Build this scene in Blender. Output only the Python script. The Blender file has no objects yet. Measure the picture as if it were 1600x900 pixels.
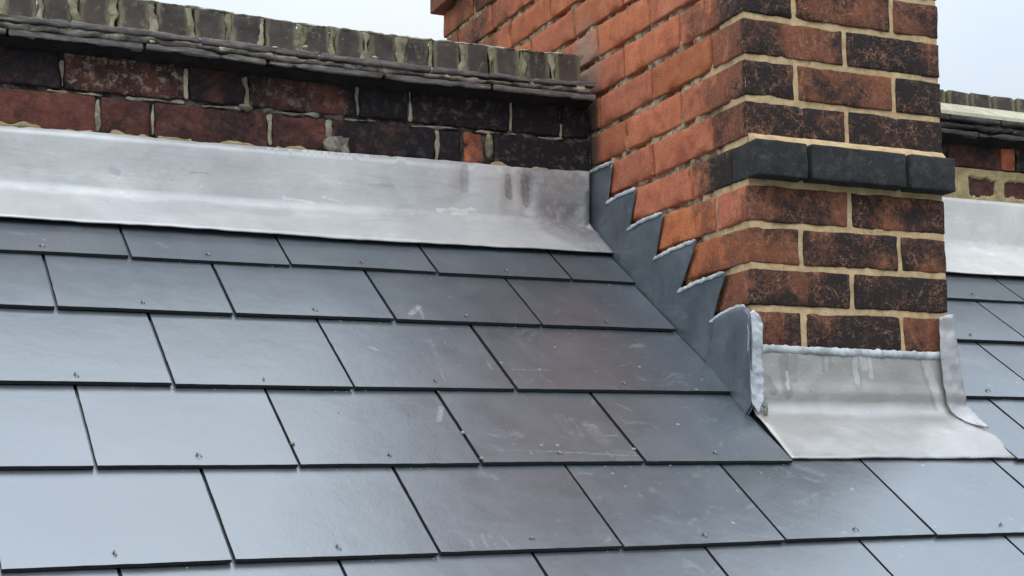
import bpy, bmesh, math, random
from mathutils import Vector, Matrix, noise, geometry

SC = bpy.context.scene
# ------------------------------------------------------------------ camera
cam_d = bpy.data.cameras.new('camera')
cam = bpy.data.objects.new('camera', cam_d)
SC.collection.objects.link(cam)
cr, cu, cf = Vector((0.90192918, -0.43122152, -0.02391127)), Vector((0.00253, -0.05008864, 0.99874157)), Vector((0.43187654, 0.90085467, 0.04408542))
M3 = Matrix((cr, cu, -cf)).transposed()
cam.matrix_world = Matrix.Translation((-1.4625336, -2.2110958, -0.8754054)) @ M3.to_4x4()
cam_d.sensor_width = 36
cam_d.lens = 2339.678 / 1600 * 36
cam_d.shift_x = -57.63 / 1600
cam_d.shift_y = 245.54 / 1600
cam_d.clip_start = 0.02
cam_d.clip_end = 2000
SC.camera = cam

# ------------------------------------------------------------------ world, sun, exposure
SUN_EL, SUN_AZ = math.radians(52), math.radians(215)      # azimuth measured clockwise from +Y
world = bpy.data.worlds.new('World')
SC.world = world
world.use_nodes = True
wt = world.node_tree
wt.nodes.clear()
wo = wt.nodes.new('ShaderNodeOutputWorld')
sky = wt.nodes.new('ShaderNodeTexSky')
sky.sky_type = 'NISHITA'
sky.sun_disc = False
sky.sun_elevation = SUN_EL
sky.sun_rotation = SUN_AZ
b1 = wt.nodes.new('ShaderNodeBackground')
b1.inputs[1].default_value = 0.12
wt.links.new(sky.outputs[0], b1.inputs[0])
# the cloud deck: brighter overhead than at the horizon, faintly mottled
geo = wt.nodes.new('ShaderNodeTexCoord')
sep = wt.nodes.new('ShaderNodeSeparateXYZ')
wt.links.new(geo.outputs['Generated'], sep.inputs[0])
mr = wt.nodes.new('ShaderNodeMapRange')
mr.inputs['From Min'].default_value = 0.0
mr.inputs['From Max'].default_value = 1.0
mr.inputs['To Min'].default_value = 0.37
mr.inputs['To Max'].default_value = 2.65
wt.links.new(sep.outputs['Z'], mr.inputs['Value'])
nz = wt.nodes.new('ShaderNodeTexNoise')
nz.inputs['Scale'].default_value = 2.2
nz.inputs['Detail'].default_value = 5
wt.links.new(geo.outputs['Generated'], nz.inputs['Vector'])
cr_ = wt.nodes.new('ShaderNodeValToRGB')
cr_.color_ramp.elements[0].position = 0.35
cr_.color_ramp.elements[0].color = (0.79, 0.91, 1.04, 1)
cr_.color_ramp.elements[1].position = 0.65
cr_.color_ramp.elements[1].color = (0.965, 0.99, 1.015, 1)
wt.links.new(nz.outputs['Fac'], cr_.inputs[0])
b2 = wt.nodes.new('ShaderNodeBackground')
wt.links.new(cr_.outputs[0], b2.inputs[0])
wt.links.new(mr.outputs[0], b2.inputs[1])
mx = wt.nodes.new('ShaderNodeMixShader')
mx.inputs[0].default_value = 0.88
wt.links.new(b1.outputs[0], mx.inputs[1])
wt.links.new(b2.outputs[0], mx.inputs[2])
wt.links.new(mx.outputs[0], wo.inputs[0])

sun_d = bpy.data.lights.new('sun', 'SUN')
sun_d.energy = 1.0
sun_d.angle = math.radians(25)
sun_d.color = (1.0, 0.965, 0.92)
sun = bpy.data.objects.new('sun', sun_d)
SC.collection.objects.link(sun)
sdir = Vector((math.sin(SUN_AZ) * math.cos(SUN_EL), math.cos(SUN_AZ) * math.cos(SUN_EL), math.sin(SUN_EL)))
sun.rotation_euler = (-sdir).to_track_quat('-Z', 'Y').to_euler()

SC.view_settings.view_transform = 'Standard'
SC.view_settings.look = 'None'
SC.view_settings.exposure = 0.0
SC.view_settings.gamma = 1.0

# ------------------------------------------------------------------ the measured place (metres)
W = 0.442            # width of the chimney front
D = 0.588            # distance of the parapet face behind the chimney front
DEPTH = 1.42         # depth of the stack
MOD = 0.2208         # brick plus joint
HC = 0.075           # course height
A0 = -0.7058         # roof height where it meets the chimney front
S = 0.62374          # roof pitch
UP = Vector((0, math.cos(S), math.sin(S)))
NR = Vector((0, -math.sin(S), math.cos(S)))
PX1 = -2.70          # left end of what is built
PX2 = 1.75
rnd = random.Random(7)


def roofp(x, g, h=0.0):
    return Vector((x, 0, A0)) + UP * g + NR * h


# ------------------------------------------------------------------ object helpers
def link(o, parent=None, label=None, cat=None, group=None, kind=None):
    SC.collection.objects.link(o)
    if parent is not None:
        o.parent = parent
    if label:
        o['label'] = label
    if cat:
        o['category'] = cat
    if group:
        o['group'] = group
    if kind:
        o['kind'] = kind
    return o


def empty(name, loc, label, cat, group=None):
    o = bpy.data.objects.new(name, None)
    o.empty_display_size = 0.1
    o.location = loc
    link(o, None, label, cat, group)
    ORG[o.name] = Vector(loc)
    o['kind'] = 'thing'
    return o


ORG = {}


def place(me, name, mat, parent=None, smooth=True, origin=None, **kw):
    """link mesh data written in world coordinates; its origin moves to its own centre"""
    if origin is None:
        origin = sum((v.co for v in me.vertices), Vector()) / max(1, len(me.vertices))
    me.transform(Matrix.Translation(-origin))
    if smooth:
        for p in me.polygons:
            p.use_smooth = True
    me.materials.append(mat)
    o = bpy.data.objects.new(name, me)
    base = ORG.get(parent.name, Vector()) if parent is not None else Vector()
    o.location = origin - base
    link(o, parent, **kw)
    ORG[o.name] = Vector(origin)
    return o


def mesh(name, verts, faces):
    me = bpy.data.meshes.new(name)
    me.from_pydata(verts, [], faces)
    me.update()
    return me


def fbm(p, s, oct_=3):
    return noise.fractal(Vector(p) * s, 1.0, 2.0, oct_)


# ------------------------------------------------------------------ node helpers
class NT:
    def __init__(self, name):
        self.m = bpy.data.materials.new(name)
        self.m.use_nodes = True
        self.t = self.m.node_tree
        self.t.nodes.clear()
        self.out = self.t.nodes.new('ShaderNodeOutputMaterial')
        self.b = self.t.nodes.new('ShaderNodeBsdfPrincipled')
        self.t.links.new(self.b.outputs[0], self.out.inputs[0])
        self.pos = self.t.nodes.new('ShaderNodeNewGeometry').outputs['Position']

    def n(self, ty, **kw):
        x = self.t.nodes.new(ty)
        for k, v in kw.items():
            setattr(x, k, v)
        return x

    def set(self, sock, v):
        if isinstance(v, bpy.types.NodeSocket):
            self.t.links.new(v, sock)
        elif v is not None:
            if sock.type == 'RGBA' and len(v) == 3:
                v = (*v, 1)
            sock.default_value = v

    def math(self, op, a, b=None, c=None, clamp=False):
        x = self.n('ShaderNodeMath', operation=op)
        x.use_clamp = clamp
        for s, v in zip(x.inputs, (a, b, c)):
            if v is not None:
                self.set(s, v)
        return x.outputs[0]

    def vm(self, op, a, b=None, scale=None):
        x = self.n('ShaderNodeVectorMath', operation=op)
        self.set(x.inputs[0], a)
        if b is not None:
            self.set(x.inputs[1], b)
        if scale is not None:
            self.set(x.inputs['Scale'], scale)
        return x.outputs['Value'] if op in ('DOT_PRODUCT', 'LENGTH', 'DISTANCE') else x.outputs['Vector']

    def noise(self, vec, scale, detail=4, rough=0.55, dist=0.0, col=False):
        x = self.n('ShaderNodeTexNoise')
        self.set(x.inputs['Vector'], vec)
        x.inputs['Scale'].default_value = scale
        x.inputs['Detail'].default_value = detail
        x.inputs['Roughness'].default_value = rough
        x.inputs['Distortion'].default_value = dist
        return x.outputs['Color' if col else 'Fac']

    def ss(self, v, lo, hi, a=0.0, b=1.0):
        x = self.n('ShaderNodeMapRange', interpolation_type='SMOOTHSTEP')
        self.set(x.inputs['Value'], v)
        x.inputs['From Min'].default_value = lo
        x.inputs['From Max'].default_value = hi
        x.inputs['To Min'].default_value = a
        x.inputs['To Max'].default_value = b
        return x.outputs[0]

    def mix(self, f, a, b, blend='MIX'):
        x = self.n('ShaderNodeMix', data_type='RGBA', blend_type=blend)
        self.set(x.inputs[0], f)
        self.set(x.inputs[6], a)
        self.set(x.inputs[7], b)
        return x.outputs[2]

    def ramp(self, f, stops):
        x = self.n('ShaderNodeValToRGB')
        e = x.color_ramp.elements
        while len(e) < len(stops):
            e.new(0.5)
        for q, (p, c) in zip(e, stops):
            q.position = p
            q.color = (*c, 1)
        self.set(x.inputs[0], f)
        return x.outputs[0]

    def attr(self, name):
        x = self.n('ShaderNodeAttribute', attribute_type='OBJECT', attribute_name=name)
        return x.outputs['Fac']

    def offset(self):
        """world position shifted by a random amount for each object"""
        oi = self.n('ShaderNodeObjectInfo').outputs['Random']
        v = self.vm('SCALE', (13.1, 7.7, 29.3), scale=self.math('MULTIPLY', oi, 11.0))
        return self.vm('ADD', self.pos, v), oi

    def vor(self, vec, scale, feature='F1', rand=1.0):
        x = self.n('ShaderNodeTexVoronoi', feature=feature)
        self.set(x.inputs['Vector'], vec)
        x.inputs['Scale'].default_value = scale
        x.inputs['Randomness'].default_value = rand
        return x.outputs['Distance']

    def bump(self, h, strength, dist):
        x = self.n('ShaderNodeBump')
        x.inputs['Strength'].default_value = strength
        x.inputs['Distance'].default_value = dist
        self.set(x.inputs['Height'], h)
        self.set(self.b.inputs['Normal'], x.outputs[0])

    def stroke(self, uv, a, b, w, soft=0.5):
        """mask of one rubbed mark from a to b"""
        a = Vector((*a, 0)); b = Vector((*b, 0)); ba = b - a
        pa = self.vm('SUBTRACT', uv, tuple(a))
        t = self.math('DIVIDE', self.vm('DOT_PRODUCT', pa, tuple(ba)), max(ba.length_squared, 1e-9), clamp=True)
        q = self.vm('SUBTRACT', pa, self.vm('SCALE', tuple(ba), scale=t))
        return self.ss(self.vm('LENGTH', q), w, w * soft)

    def finish(self, color, rough, metal=0.0, ior=1.5, spec=0.5, tint=None):
        if tint:
            self.b.inputs['Specular Tint'].default_value = (*tint, 1)
        self.set(self.b.inputs['Base Color'], color)
        self.set(self.b.inputs['Roughness'], rough)
        self.set(self.b.inputs['Metallic'], metal)
        self.b.inputs['IOR'].default_value = ior
        self.b.inputs['Specular IOR Level'].default_value = spec
        return self.m


# ------------------------------------------------------------------ materials
def brick_material(name, clean, mid, dark, worn, kind):
    """clean: (low, mid, high) fired clay; mid: brown weathering; dark: soot; kind picks where the grime sits"""
    t = NT(name)
    v, rn = t.offset()
    tone = t.attr('tone')
    soot_o = t.attr('soot')
    base = t.ramp(t.noise(v, 24, 7, 0.68, 0.4), [(0.3, clean[0]), (0.5, clean[1]), (0.72, clean[2])])
    hsv = t.n('ShaderNodeHueSaturation')
    t.set(hsv.inputs['Hue'], t.math('MULTIPLY_ADD', tone, 0.010, 0.497))
    t.set(hsv.inputs['Saturation'], t.math('MULTIPLY_ADD', tone, 0.10, 0.88))
    t.set(hsv.inputs['Value'], t.math('MULTIPLY_ADD', rn, 0.34, 0.80))
    t.set(hsv.inputs['Color'], base)
    base = hsv.outputs[0]
    # kiln marks, grey dust and grit on the clay
    dust = t.ss(t.noise(v, 13, 5, 0.7, 0.8), 0.5, 0.72)
    base = t.mix(t.math('MULTIPLY', dust, 0.34), base, mid)
    sp = t.ss(t.noise(v, 300, 3, 0.7), 0.58, 0.70)
    base = t.mix(t.math('MULTIPLY', sp, 0.4), base, tuple(min(.8, c * 1.5) for c in clean[2]))
    pit = t.ss(t.noise(v, 170, 5, 0.75), 0.42, 0.33)
    n1 = t.noise(v, 15, 7, 0.72, 0.9)
    n2 = t.noise(v, 70, 6, 0.75, 0.9)
    g = t.math('ADD', t.math('MULTIPLY', n1, 0.55), t.math('MULTIPLY', n2, 0.45))
    if kind == 'stack':
        sx = t.n('ShaderNodeSeparateXYZ')
        t.set(sx.inputs[0], t.pos)
        # soot wraps the front corner and fades along the side wall
        edge = t.noise(t.pos, 12, 5, 0.7)
        yy = t.math('ADD', sx.outputs['Y'], t.math('MULTIPLY', t.math('SUBTRACT', edge, 0.5), 0.26))
        near = t.ss(yy, 0.30, 0.04)
        near = t.math('POWER', near, 1.3)
        far = t.ss(yy, 0.85, 1.25)
        side = t.ss(sx.outputs['Y'], 0.003, 0.012, 1.0, 0.74)
        soot = t.math('MULTIPLY', t.math('MULTIPLY', t.math('MAXIMUM', near, far), soot_o), side)
        # pale cement film where the coping was bedded against the stack
        dv = t.vm('MULTIPLY', t.vm('SUBTRACT', t.pos, (0, .615, .075)), (1, 1.0, .75))
        film = t.ss(t.math('ADD', t.vm('LENGTH', dv), t.math('MULTIPLY', t.math('SUBTRACT', n1, .5), .10)), .10, .03)
        dv2 = t.vm('MULTIPLY', t.vm('SUBTRACT', t.pos, (0, .588, -.08)), (1, 1.0, .30))  # darker upright patch in the corner with the parapet face
        corner_dark = t.ss(t.math('ADD', t.vm('LENGTH', dv2), t.math('MULTIPLY', t.math('SUBTRACT', n1, .5), .05)), .05, .015)
    else:
        soot = soot_o
    big = t.ss(t.noise(v, 6.5, 4, 0.6, 0.5), 0.34, 0.66, -0.11, 0.11)
    thr = t.math('ADD', t.math('ADD', g, big), t.math('MULTIPLY_ADD', soot, 0.64, -0.37))
    brown = t.ss(thr, 0.27, 0.46)
    mask = t.ss(thr, 0.45, 0.72) if kind == 'stack' else t.ss(thr, 0.41, 0.60)
    fine = t.noise(v, 190, 4, 0.75)
    col = t.mix(t.math('MULTIPLY', brown, 0.85), base, t.mix(fine, tuple(c * .6 for c in mid), tuple(c * 1.35 for c in mid)))
    dk = t.mix(fine, tuple(c * 0.6 for c in dark), tuple(c * 2.2 for c in dark))
    col = t.mix(mask, col, dk)
    col = t.mix(t.math('MULTIPLY', pit, 0.65), col, tuple(c * 0.4 for c in dark))
    if worn:
        # hairline abrasions: clay showing through the soot crust
        w = t.vm('ADD', v, t.vm('SCALE', t.noise(v, 36, 4, 0.65, 0.0, True), scale=0.045))
        r1 = t.math('ABSOLUTE', t.math('SUBTRACT', t.noise(w, 30, 2, 0.5), 0.5))
        r2 = t.math('ABSOLUTE', t.math('SUBTRACT', t.noise(w, 62, 2, 0.5), 0.5))
        c1 = t.math('MAXIMUM', t.ss(r1, 0.016, 0.003), t.math('MULTIPLY', t.ss(r2, 0.020, 0.004), 0.7))
        c2 = t.ss(t.noise(v, 22, 5, 0.7), 0.42, 0.55)
        cm = t.math('MULTIPLY', t.math('MULTIPLY', c1, c2), t.math('MULTIPLY', brown, worn * .62), clamp=True)
        col = t.mix(cm, col, (0.44, 0.225, 0.13))
        ll = t.ss(t.noise(t.vm('MULTIPLY', v, (1, 1, 6)), 60, 4, 0.75), 0.62, 0.72)
        col = t.mix(t.math('MULTIPLY', ll, t.math('MULTIPLY', soot, 0.35)), col, (0.36, 0.27, 0.22))
    if kind == 'stack':
        col = t.mix(t.math('MULTIPLY', film, 0.7), col, (0.36, 0.27, 0.21))
        col = t.mix(t.math('MULTIPLY', corner_dark, 0.85), col, (0.07, 0.06, 0.055))
    salt = t.attr('salt')
    sm = t.math('MULTIPLY', t.ss(t.noise(v, 46, 7, 0.8), 0.5, 0.64), salt)
    col = t.mix(sm, col, (0.36, 0.31, 0.25))
    t.bump(t.math('ADD', t.math('MULTIPLY', n2, 0.8), t.noise(v, 230, 5, 0.75)), 0.9, 0.0030)
    return t.finish(col, t.math('MULTIPLY_ADD', mask, -0.1, 0.92), spec=0.25)


RED = ((0.38, 0.088, 0.036), (0.54, 0.145, 0.060), (0.62, 0.205, 0.095))
M_STACK = brick_material('red stack brick', RED, (0.20, 0.082, 0.050), (0.022, 0.016, 0.016), 1.0, 'stack')
M_WALL = brick_material('old parapet brick', ((0.09, 0.032, 0.028), (0.155, 0.046, 0.037), (0.235, 0.080, 0.055)), (0.065, 0.032, 0.028), (0.012, 0.010, 0.013), 0.0, 'wall')
M_ORANGE = brick_material('broken orange brick', ((0.26, 0.05, 0.02), (0.52, 0.125, 0.05), (0.60, 0.22, 0.11)), (0.22, 0.08, 0.05), (0.05, 0.03, 0.03), 0.0, 'wall')
M_BLUE = brick_material('blue engineering brick', ((0.024, 0.026, 0.029), (0.036, 0.039, 0.042), (0.060, 0.063, 0.065)), (0.045, 0.046, 0.048), (0.016, 0.017, 0.020), 0.0, 'wall')


def coping_material():
    t = NT('weathered blue coping brick')
    v, rn = t.offset()
    base = t.ramp(t.noise(v, 20, 6, 0.65), [(0.3, (0.034, 0.031, 0.031)), (0.52, (0.070, 0.062, 0.059)), (0.75, (0.13, 0.115, 0.098))])
    base = t.mix(t.math('MULTIPLY', rn, 0.5), base, (0.10, 0.072, 0.066))
    l = t.ss(t.noise(v, 60, 6, 0.75), 0.56, 0.66)
    base = t.mix(t.math('MULTIPLY', l, 0.5), base, (0.23, 0.23, 0.17))
    oc = t.n('ShaderNodeSeparateXYZ')
    t.set(oc.inputs[0], t.n('ShaderNodeTexCoord').outputs['Object'])
    ed = t.math('ADD', t.math('ABSOLUTE', oc.outputs['X']), t.math('MULTIPLY', t.math('SUBTRACT', t.noise(t.vm('MULTIPLY', v, (1, 1, .35)), 45, 4, 0.7), 0.5), 0.034))
    film = t.ss(ed, 0.016, 0.030)
    base = t.mix(t.math('MULTIPLY', film, 0.75), base, t.mix(t.noise(v, 90, 4, .7), (0.13, 0.125, 0.075), (0.34, 0.325, 0.21)))
    t.bump(t.noise(v, 160, 5, 0.7), 0.6, 0.002)
    return t.finish(base, 0.85, spec=0.3)


def tile_material(name, dark=1.0):
    t = NT(name)
    v, rn = t.offset()
    sv = t.vm('MULTIPLY', v, (1, 1, 4))
    base = t.ramp(t.noise(sv, 34, 6, 0.7), [(0.3, (0.075 * dark, 0.064 * dark, 0.068 * dark)), (0.5, (0.17 * dark, 0.15 * dark, 0.15 * dark)), (0.7, (0.29 * dark, 0.26 * dark, 0.24 * dark))])
    l = t.ss(t.noise(v, 70, 5, 0.8), 0.6, 0.7)
    base = t.mix(t.math('MULTIPLY', l, 0.7), base, (0.42, 0.41, 0.34))
    t.bump(t.noise(sv, 120, 5, 0.7), 0.8, 0.003)
    return t.finish(base, 0.9, spec=0.25)


def mortar_material(name, a, b, dirt, amount, lo=0.42, hi=0.62):
    t = NT(name)
    v = t.pos
    base = t.ramp(t.noise(v, 45, 5, 0.7), [(0.3, a), (0.7, b)])
    d = t.ss(t.noise(v, 22, 6, 0.72, 0.5), lo, hi)
    base = t.mix(t.math('MULTIPLY', d, amount), base, dirt)
    s = t.ss(t.noise(v, 330, 3, 0.7), 0.62, 0.7)
    base = t.mix(t.math('MULTIPLY', s, 0.5), base, tuple(x * 0.45 for x in a))
    t.bump(t.noise(v, 240, 5, 0.75), 0.8, 0.002)
    return t.finish(base, 0.95, spec=0.2)


def stack_mortar():
    t = NT('stack mortar')
    v = t.pos
    sx = t.n('ShaderNodeSeparateXYZ')
    t.set(sx.inputs[0], v)
    cream = t.ramp(t.noise(v, 45, 5, 0.7), [(0.3, (0.44, 0.31, 0.17)), (0.7, (0.68, 0.52, 0.31))])
    old = t.ramp(t.noise(v, 50, 5, 0.75), [(0.34, (0.045, 0.035, 0.028)), (0.46, (0.25, 0.19, 0.13)), (0.60, (0.52, 0.42, 0.27))])
    yy = t.math('ADD', sx.outputs['Y'], t.math('MULTIPLY', t.math('SUBTRACT', t.noise(v, 14, 4, 0.6), 0.5), 0.25))
    col = t.mix(t.ss(yy, 0.05, 0.16), cream, old)
    s = t.ss(t.noise(v, 60, 6, 0.8), 0.52, 0.70)
    col = t.mix(t.math('MULTIPLY', s, 0.6), col, (0.13, 0.09, 0.06))
    t.bump(t.noise(v, 240, 5, 0.75), 0.8, 0.002)
    return t.finish(col, 0.95, spec=0.2)


M_COPING = coping_material()
M_TILE = tile_material('creasing tile')
M_TILE_DARK = tile_material('black creasing tile', 0.5)
M_MORTAR_STACK = stack_mortar()
M_MORTAR_DARK = mortar_material('sooty bed mortar', (0.06, 0.052, 0.048), (0.20, 0.18, 0.15), (0.018, 0.016, 0.018), 0.95, 0.36, 0.56)
M_SOFFIT_SHADE = mortar_material('painted soffit shade', (0.012, 0.011, 0.012), (0.03, 0.027, 0.027), (0.008, 0.008, 0.009), 0.6)  # near-black colour painting the shadow under the tile overhang
M_MORTAR_PALE = mortar_material('pale lime pointing', (0.30, 0.27, 0.20), (0.48, 0.43, 0.33), (0.12, 0.10, 0.08), 0.7)
M_MORTAR_MOSS = mortar_material('greenish coping mortar', (0.20, 0.20, 0.13), (0.38, 0.37, 0.25), (0.09, 0.085, 0.06), 0.8)
M_MORTAR_GREY = mortar_material('grey tile bed mortar', (0.24, 0.22, 0.185), (0.42, 0.39, 0.33), (0.07, 0.06, 0.055), 0.8)
M_MORTAR_WHITE = mortar_material('cream fillet mortar', (0.50, 0.48, 0.36), (0.66, 0.64, 0.5), (0.3, 0.28, 0.2), 0.4)
M_MORTAR_YELLOW = mortar_material('yellow smeared mortar', (0.33, 0.27, 0.14), (0.50, 0.42, 0.24), (0.2, 0.15, 0.08), 0.5)


def plain(name, col, rough=0.8, metal=0.0, sc=30, amp=0.3):
    t = NT(name)
    n = t.noise(t.pos, sc, 5, 0.6)
    c = t.mix(n, tuple(x * (1 - amp) for x in col), tuple(x * (1 + amp) for x in col))
    t.bump(n, 0.3, 0.003)
    return t.finish(c, rough, metal)


def slate_material():
    t = NT('blue black slate')
    v, rn = t.offset()
    # roof plane coordinates (x along, g up the slope)
    sx = t.n('ShaderNodeSeparateXYZ')
    t.set(sx.inputs[0], t.pos)
    g = t.vm('DOT_PRODUCT', t.vm('SUBTRACT', t.pos, (0, 0, A0)), tuple(UP))
    cx = t.n('ShaderNodeCombineXYZ')
    t.set(cx.inputs[0], sx.outputs['X'])
    t.set(cx.inputs[1], g)
    uv = cx.outputs[0]
    base = t.ramp(t.noise(v, 7, 5, 0.6), [(0.3, (0.045, 0.056, 0.069)), (0.7, (0.065, 0.078, 0.092))])
    base = t.mix(t.math('MULTIPLY', t.ss(t.noise(v, 5.0, 3, 0.5), 0.5, 0.75), 0.3), base, (0.115, 0.115, 0.132))
    hv = t.n('ShaderNodeHueSaturation')
    t.set(hv.inputs['Value'], t.math('MULTIPLY_ADD', rn, 0.40, 0.8))
    t.set(hv.inputs['Color'], base)
    base = hv.outputs[0]
    # dust: soft smears, fine specks, thin scratches
    smear = t.math('MULTIPLY', t.ss(t.noise(v, 19, 6, 0.72, 1.0), 0.56, 0.78), 0.26)
    # handling marks gather on the slates by the chimney and under the flashing
    reg = t.math('MAXIMUM', t.ss(sx.outputs['X'], -0.75, -0.35), t.ss(g, 0.46, 0.56))
    smear = t.math('MULTIPLY', smear, t.math('MULTIPLY_ADD', reg, 0.9, 0.12))
    col = t.mix(smear, base, (0.34, 0.36, 0.37))
    cell = t.vor(v, 34)
    pick = t.ss(t.noise(v, 8, 2, 0.5), 0.52, 0.6)
    spk = t.math('MULTIPLY', t.ss(t.math('ADD', cell, t.math('MULTIPLY', t.noise(v, 160, 2), 0.16)), 0.21, 0.15), t.math('MULTIPLY', pick, reg))
    col = t.mix(t.math('MULTIPLY', spk, 0.5), col, (0.45, 0.46, 0.46))
    for sc, vecm in ((34, (1.0, 9.0, 9.0)), (28, (8.0, 1.2, 1.2))):
        lv = t.vm('ADD', t.vm('MULTIPLY', v, vecm), t.vm('SCALE', t.noise(v, 6, 2, 0.5, 0, True), scale=0.5))
        ln = t.math('MULTIPLY', t.ss(t.noise(lv, sc, 2, 0.5), 0.735, 0.76), reg)
        col = t.mix(t.math('MULTIPLY', ln, 0.55), col, (0.42, 0.44, 0.45))
    # the single rubbed marks left by tools, where they are in the place
    marks = [((-.543, .314), (-.518, .345), .006, .8), ((-.520, .340), (-.524, .297), .0028, .7), ((-.587, .007), (-.604, -.034), .0045, .7),
             ((-.453, .160), (-.456, .130), .003, .35), ((-.419, .127), (-.347, .127), .0016, .6), ((-.547, -.124), (-.451, -.130), .0018, .3),
             ((-.451, -.130), (-.298, -.145), .0022, .4), ((-.664, -.352), (-.665, -.374), .003, .35), ((-.643, -.340), (-.645, -.373), .003, .35),
             ((-.631, -.341), (-.630, -.374), .003, .3), ((-.615, -.345), (-.610, -.377), .0025, .3), ((-.583, -.182), (-.566, -.191), .009, .25),
             ((-.650, .198), (-.642, .186), .004, .6), ((-.005, -.172), (.027, -.193), .010, .35), ((-.491, -.076), (-.484, -.080), .009, .3),
             ((.059, -.239), (.058, -.245), .003, .9), ((-.530, .245), (-.541, .173), .0018, .3), ((-.548, .145), (-.557, .082), .0018, .3),
             ((-1.077, .604), (-1.067, .598), .004, .5), ((-.942, .550), (-.929, .531), .004, .4), ((-1.185, .558), (-1.169, .555), .006, .35),
             ((-.347, -.045), (-.343, -.103), .014, .2)]
    wob = t.vm('ADD', uv, t.vm('SCALE', t.vm('SUBTRACT', t.noise(t.pos, 90, 3, 0.6, 0, True), (0.5, 0.5, 0.5)), scale=0.006))
    flat = t.vm('MULTIPLY', wob, (1, 1, 0))
    brk = t.ss(t.noise(t.pos, 150, 4, 0.8), 0.36, 0.64)
    for a, b, w, s in marks:
        m = t.stroke(flat, a, b, w * 1.25, 0.45)
        col = t.mix(t.math('MULTIPLY', t.math('MULTIPLY', m, brk), s * .62), col, (0.52, 0.53, 0.52))
    t.bump(t.math('ADD', t.noise(v, 12, 3, 0.5), t.math('MULTIPLY', t.noise(t.vm('MULTIPLY', v, (1.6, .8, .8)), 110, 6, 0.72), 0.22)), 0.30, 0.004)
    r = t.math('ADD', t.math('MULTIPLY', t.noise(v, 14, 5, 0.6), 0.12), 0.28)
    return t.finish(col, t.math('ADD', r, t.math('MULTIPLY', smear, 0.6)), ior=2.1, spec=1.0, tint=(0.91, 0.955, 1.0))


M_SLATE = slate_material()
M_SLATE_EDGE_SHADE = plain('shade-painted slate edge', (0.016, 0.018, 0.021), 0.9, 0, 60, .4)  # edges coloured near black to paint the shadow line at laps and joints


def lead_material(name, lo, hi, metal=0.62, rough=0.38, streak=0.5, stains_and_shade=(), pat=(0.20, 0.21, 0.23), pa=0.5, yx=(1, 1, 1)):
    t = NT(name)
    v = t.pos
    base = t.ramp(t.noise(v, 8, 5, 0.6, 0.4), [(0.3, lo), (0.7, hi)])
    bl = t.ss(t.noise(t.vm('MULTIPLY', v, (3, 3, 10)), 3.2, 6, 0.7), 0.5, 0.72)
    base = t.mix(t.math('MULTIPLY', bl, streak), base, tuple(min(1, h * 1.3) for h in hi))
    p = t.ss(t.noise(t.vm('MULTIPLY', v, yx), 13, 6, 0.72, 0.5), 0.5, 0.72)
    base = t.mix(t.math('MULTIPLY', p, pa), base, pat)
    sp = t.ss(t.noise(v, 130, 5, 0.75), 0.62, 0.70)
    base = t.mix(t.math('MULTIPLY', sp, 0.45), base, tuple(c * .4 for c in lo))
    wh = t.ss(t.noise(t.vm('MULTIPLY', t.vm('ADD', v, (3, 1, 2)), (.45, 1, 1)), 95, 5, 0.75), 0.62, 0.70)
    base = t.mix(t.math('MULTIPLY', wh, 0.45), base, tuple(min(.85, c * 1.5) for c in hi))
    if stains_and_shade:
        sx = t.n('ShaderNodeSeparateXYZ')
        t.set(sx.inputs[0], v)
        cx = t.n('ShaderNodeCombineXYZ')
        t.set(cx.inputs[0], sx.outputs['X'])
        t.set(cx.inputs[1], sx.outputs['Z'])
        wob = t.vm('ADD', cx.outputs[0], t.vm('SCALE', t.vm('SUBTRACT', t.noise(v, 60, 3, 0.6, 0, True), (0.5, 0.5, 0.5)), scale=0.014))
        uv = t.vm('MULTIPLY', wob, (1, 1, 0))
        for a, b, w, c, s in stains_and_shade:
            base = t.mix(t.math('MULTIPLY', t.math('MULTIPLY', t.stroke(uv, a, b, w, 0.6), t.ss(t.noise(v, 70, 5, .75), .3, .55, .35, 1.0)), s * .8), base, c)
    n = t.math('ADD', t.math('MULTIPLY', t.noise(v, 16, 3, 0.5), .5), t.math('MULTIPLY', t.noise(t.vm('MULTIPLY', v, (.5, 1.4, 1.4)), 140, 6, 0.7), 0.16))
    ln = t.ss(t.noise(t.vm('MULTIPLY', v, (1, 14, 14)), 16, 3, 0.6), 0.68, 0.74)
    base = t.mix(t.math('MULTIPLY', ln, 0.3), base, tuple(c * .55 for c in lo))
    t.bump(n, 0.35, 0.006)
    r = t.math('ADD', t.math('MULTIPLY', t.noise(v, 20, 5, 0.7), 0.2), rough - 0.1)
    return t.finish(base, r, metal)


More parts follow.
